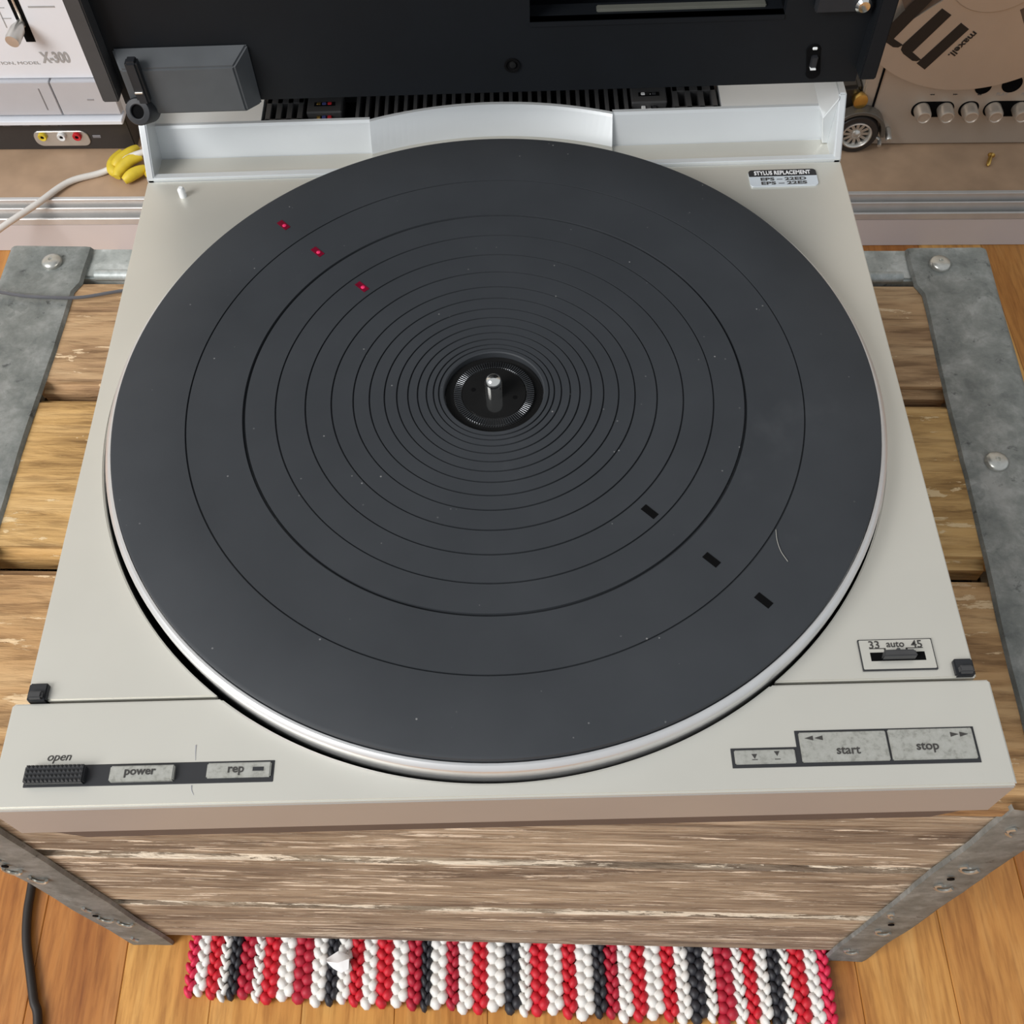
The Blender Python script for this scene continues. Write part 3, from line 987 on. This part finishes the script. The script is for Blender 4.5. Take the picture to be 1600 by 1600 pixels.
# brass screw
b = lathe_dir([(0, 0), (.0022, 0), (.0034, .0012), (.0034, .0022), (0, .0022)], (.4395, .5580, ZS + .0035), (.25, .6, .22), 16)
lathe_dir([(0, 0), (.0008, .0006), (.0019, .0022), (.0019, .0130), (0, .0130)], (.4345, .5465, ZS + .0020), (.37, .9, .13), 12, b)
o = obj('brass_screw', b, gold_m, None, True)
top(o, TS)
tag(o, 'small brass screw lying on the low shelf in front of the tape deck', 'screw')

# ================================================================== LEFT: white tape deck
YD = .5837
dl = thing('white_tape_deck', 'white tape deck with a grey lower panel and a silver lever', 'tape deck', (-.56, .68, ZS), TS)
XE = -.3745
obj('case', box(-.80, XE, YD + .0015, .78, -.3238, .06, .001), deck_w, dl)
obj('upper_panel', box(-.80, XE, YD - .0010, YD + .003, -.2800, .06, .0006), deck_w, dl)
obj('lower_panel', box(-.80, -.4302, YD - .0060, YD + .003, -.3160, -.2806, .0006), deck_g, dl)
obj('lower_panel', box(-.4292, XE, YD - .0060, YD + .003, -.3160, -.2806, .0006), deck_g, dl)
obj('panel_line', box(-.4424, -.4415, YD - .0064, YD - .0055, -.3100, -.2870), plain('grey_line', srgb(130, 128, 130)), dl)
obj('bottom_ledge', box(-.80, XE, YD - .0110, YD + .003, -.3236, -.3190, .0006), deck_w, dl)
obj('lever_slot', prism([(-.4362, -.195), (-.4268, -.195), (-.4275, -.2428), (-.4358, -.2428)], YD - .0014, YD + .002, 'y'), void, dl)
lv = obj('lever', lathe_dir([(0, 0), (.0034, 0), (.0038, .004), (.0060, .010), (.0064, .022), (.0058, .0245), (0, .0250)], (-.4330, YD, -.2240), (-.12, -.95, -.12), 24), alu2, dl, True)
obj('lever_shaft', box(-.4322, -.4302, YD - .0030, YD + .001, -.2280, -.198, .0004), alu2, dl)
lettering('deck_text', 'TEAC CORPORATION, MODEL', .01, .0860, (-.4752, YD - .0012, -.2640), ink_soft, dl, rot=FRONT, height=.0034)
lettering('model_text', 'X-300', .01, .0260, (-.4165, YD - .0012, -.2585), ink_soft, dl, rot=FRONT, height=.0115, bold=.0004)
obj('print_line', box(-.4210, -.3980, YD - .0013, YD - .0009, -.2105, -.2090), ink_soft, dl)
obj('print_line', box(-.4480, -.4472, YD - .0013, YD - .0009, -.2290, -.2100), ink_soft, dl)
obj('print_line', box(-.4480, -.4420, YD - .0013, YD - .0009, -.2105, -.2098), ink_soft, dl)
obj('print_line', box(-.4480, -.4400, YD - .0013, YD - .0009, -.2205, -.2198), ink_soft, dl)
obj('print_line', box(-.4010, -.3950, YD - .0064, YD - .0058, -.3000, -.2988), plain('grey_line2', srgb(140, 138, 140)), dl)
# black socket box below it
sb_ = thing('socket_box', 'flat black box with yellow white and red sockets under the white tape deck', 'socket box', (-.56, .66, ZS), TS)
obj('case', box(-.80, XE - .0006, YD - .0010, .74, ZS + .0006, -.3240, .0008), deck_k, sb_)
bz = obj('socket_plate', prism(rrect(-.4700, -.4165, -.3545, -.3375, .0070, 6), YD - .0022, YD, 'y', .0004, 1), alu2, sb_, True)
for (x, m) in ((-.4605, yellow_m), (-.4420, white_p), (-.4270, red_s)):
    sk = obj('socket', lathe_dir([(.0018, 0), (.0018, .0030), (.0036, .0034), (.0042, .0026), (.0042, 0), (.0018, 0)], (x, YD - .0020, -.3425), (0, -1, 0), 20), m, sb_, True)
    obj('bore', lathe_dir([(0, 0), (.0020, 0), (.0020, .0022), (0, .0022)], (x, YD - .0020, -.3425), (0, -1, 0), 14), void, sk)
obj('indicator', box(-.4130, -.4050, YD - .0016, YD - .0005, -.3460, -.3430, .0003, 1), plain('grey_mark', srgb(120, 118, 122)), sb_)
for (x0, x1) in ((-.4950, -.4880), (-.4760, -.4690), (-.4580, -.4510), (-.4490, -.4420), (-.4400, -.4380)):
    obj('print_mark', box(x0, x1, YD - .0013, YD - .0008, -.3318, -.3302), ink_soft if False else plain('dim_print', srgb(96, 90, 92)), sb_)

# ================================================================== RIGHT: reel tape deck
YR = .5816
dr = thing('reel_tape_deck', 'silver reel tape deck with a row of round push buttons', 'tape deck', (.50, .70, ZS), TS)
obj('case', box(.3110, .78, YR + .0010, .80, ZS + .0006, .10, .001), tape_s, dr)
obj('front_plate', box(.3120, .78, YR - .0020, YR + .002, -.3585, .10, .0006), tape_s, dr)
obj('edge_slit', prism([(.3218, -.3215), (.3236, -.3215), (.3236, -.2740), (.3218, -.2740)], YR - .0030, YR + .001, 'y'), void, dr)
for (x0, x1) in ((.3590, .3975), (.4020, .4200), (.4245, .4680), (.4720, .4900)):
    obj('button_well', prism(rrect(x0, x1, -.3285, -.3115, .0080, 8), YR - .0024, YR, 'y', .0003, 1), void, dr)
for x in (.3680, .3890, .4110, .4330, .4570, .4800):
    obj('push_button', lathe_dir([(0, 0), (.0072, 0), (.0072, .0120), (.0060, .0150), (.0052, .0152), (.0046, .0142), (0, .0140)], (x, YR, -.3195), (0, -1, -.02), 28), reel_s, dr, True)
for (s, x) in (('◂◂', .3720), ('▸▸', .3920), ('■', .4150)):
    pass
for x in (.3720, .3740, .3930, .3950):
    obj('print_mark', prism([(x - .0011, -.3040), (x + .0011, -.3033), (x + .0011, -.3047)] if x < .38 else [(x + .0011, -.3040), (x - .0011, -.3033), (x - .0011, -.3047)], YR - .0023, YR - .0019, 'y'), ink, dr)
obj('print_mark', box(.4140, .4175, YR - .0023, YR - .0019, -.3050, -.3032), ink, dr)
lettering('button_text', 'PLAY', .01, .0100, (.4360, YR - .0021, -.3042), ink_soft, dr, rot=FRONT)
lettering('button_text', 'PAUSE', .01, .0110, (.4590, YR - .0021, -.3042), ink_soft, dr, rot=FRONT)
for (x, r, z) in ((.4165, .0072, -.2965), (.4410, .0088, -.2935), (.4640, .0088, -.2900)):
    obj('jack_hole', lathe_dir([(0, 0), (r, 0), (r, .0006), (0, .0006)], (x, YR - .0020, z), (0, -1, 0), 24), void, dr)
obj('reel_spindle', lathe_dir([(0, 0), (.006, 0), (.006, .03), (0, .03)], (.3960, YR, -.171), (0, -1, 0), 24), chrome, dr, True)
obj('tension_arm', lathe_dir([(0, 0), (.0030, 0), (.0030, .011), (.0022, .0125), (0, .0130)], (.3430, YR - .002, -.3420), (0, -1, -.2), 16), alu2, dr, True)
# tape reel
rc = (.3895, -.1720)
RR = .1195
rl_ = thing('tape_reel', 'large silver tape reel with a black letter m print mounted on the reel tape deck', 'tape reel', (rc[0], YR - .009, rc[1] - RR), TS)
def ring_arc(r0, r1, y0, y1, a0, a1, n, b=None):
    return prism(arc(r1, a0, a1, n, *rc) + arc(r0, a1, a0, n, *rc), y0, y1, 'y', 0, 1, b)
b = bmesh.new()
for k in range(3):
    c0 = math.radians(-58 + 120 * k)
    w0 = math.radians(38)
    ring_arc(.044, RR, YR - .0125, YR - .0112, c0 + w0 - 2 * PI / 3, c0, 48, b)
    ring_arc(.104, RR, YR - .0125, YR - .0112, c0, c0 + w0, 16, b)
    ring_arc(.044, .050, YR - .0125, YR - .0112, c0, c0 + w0, 10, b)
obj('front_flange', b, reel_s, rl_)
obj('rear_flange', lathe_dir([(.030, 0), (RR, 0), (RR, .0012), (.030, .0012), (.030, 0)], (rc[0], YR - .0050, rc[1]), (0, -1, 0), 96), reel_s, rl_)
obj('reel_hub', lathe_dir([(.008, 0), (.0442, 0), (.0442, .0082), (.0432, .0092), (.008, .0092), (.008, 0)], (rc[0], YR - .0048, rc[1]), (0, -1, 0), 64), reel_s, rl_, True)
obj('wound_tape', lathe_dir([(.038, 0), (.080, 0), (.080, .0055), (.038, .0055), (.038, 0)], (rc[0], YR - .0057, rc[1]), (0, -1, 0), 64), plain('brown_tape', srgb(92, 78, 68), .35), rl_, True)
ym0, ym1 = YR - .0128, YR - .0124
black_print = plain('black_print', srgb(28, 24, 22), .5)
mark = [[(.3455, -.2640), (.3542, -.2702), (.3798, -.2315), (.3713, -.2256)],
        [(.3279, -.2462), (.3388, -.2527), (.3609, -.2183), (.3513, -.2122)],
        [(.3082, -.2330), (.3190, -.2398), (.3407, -.2046), (.3305, -.1985)],
        [(.3282, -.2458), (.3280, -.2505), (.3310, -.2543), (.3409, -.2613), (.3450, -.2618), (.3480, -.2602), (.3384, -.2527)],
        [(.3082, -.2332), (.3080, -.2378), (.3108, -.2415), (.3206, -.2478), (.3250, -.2482), (.3285, -.2458), (.3190, -.2398)]]
for q in mark:
    obj('letter_bar', prism(q, ym0, ym1, 'y'), black_print, rl_)
d = Vector((-.54, 0, -.84)).normalized()
u = Vector((.84, 0, -.54)).normalized()
rot = Matrix((d, u, d.cross(u))).transposed()
lettering('reel_text', 'maxell.', .01, .0270, (.3795, ym0 - .00005, -.2462), black_print, rl_, rot=rot, height=.0062, bold=.0002)

# ================================================================== TOY CAR
car = thing('toy_car', 'dark toy car with spoked wheel parked on the low shelf beside the reel tape deck', 'toy car', (.255, .585, ZS), TS)
wx, wy, wr = .3118, .5785, .0205


def wheel(cx, cy, d):
    w = obj('wheel', lathe_dir([(.0140, 0), (.0190, 0), (wr, .002), (wr, .008), (.0190, .0100), (.0140, .0100), (.0140, 0)], (cx, cy, ZS + wr), (0, d, 0), 40), cable_k, car, True)
    obj('rim', lathe_dir([(.0112, .0030), (.0136, .0030), (.0140, .0108), (.0128, .0112), (.0116, .0095), (.0112, .0030)], (cx, cy, ZS + wr), (0, d, 0), 40), alu2, w, True)
    obj('disc', lathe_dir([(0, .0030), (.0125, .0030), (.0125, .0044), (0, .0044)], (cx, cy, ZS + wr), (0, d, 0), 32), void, w)
    obj('hub_cap', lathe_dir([(0, .0040), (.0042, .0040), (.0042, .0085), (.0026, .0100), (0, .0105)], (cx, cy, ZS + wr), (0, d, 0), 20), alu2, w, True)
    for k in range(12):
        a = 2 * PI * k / 12
        q = box(.0036, .0120, -.0014, .0014, .0050, .0078)
        # spoke lies in the wheel plane
        m = Matrix.Translation((cx, cy, ZS + wr)) @ Matrix.Rotation(-PI / 2 * d, 4, 'X') @ Matrix.Rotation(a, 4, 'Z')
        q.transform(m)
        obj('spoke', q, alu2, w)


wheel(wx, wy, -1)
wheel(wx - .115, wy, -1)
wheel(wx - .010, wy + .034, 1)
wheel(wx - .115, wy + .034, 1)
body = [(wx + .0015, ZS + .013), (wx + .0015, ZS + .030), (wx + .0010, ZS + .044), (wx - .001, ZS + .060), (wx - .005, ZS + .064), (wx - .045, ZS + .060), (wx - .060, ZS + .044), (wx - .130, ZS + .040), (wx - .142, ZS + .030), (wx - .142, ZS + .013)]
obj('body', prism(body, wy + .0030, wy + .0335, 'y', .003, 2), plain('dark_toy_paint', srgb(40, 36, 32), .3), car, True)
fd = arc(wr + .0055, -.10, PI + .1, 18, wx, ZS + wr) + arc(wr + .0020, PI + .1, -.10, 18, wx, ZS + wr)
obj('fender', prism(fd, wy - .0110, wy + .0008, 'y', .0005, 1), plain('grey_toy_paint', srgb(84, 78, 70), .35), car, True)
obj('head_lamp', lathe_dir([(0, 0), (.0060, 0), (.0072, .006), (.0066, .0085), (0, .0095)], (wx - .0040, wy + .004, ZS + .052), (.1, -.9, .1), 20), gold_m, car, True)
obj('bumper', tube([(wx + .0235, wy - .012, ZS + .010), (wx + .0240, wy - .006, ZS + .012), (wx + .020, wy - .0035, ZS + .014)], .0020, 10, 6), alu2, car, True)

# ================================================================== HAIR ON THE MAT
o = obj('hair_strand', tube([(.1012, -.0674, .0003), (.1010, -.0719, .0003), (.1017, -.0764, .0003), (.1035, -.0806, .0003)], .00013, 6, 6), plain('pale_hair', srgb(150, 148, 142), .5), None, True)
top(o)
tag(o, 'fine pale curved hair lying on the black platter mat', 'hair')
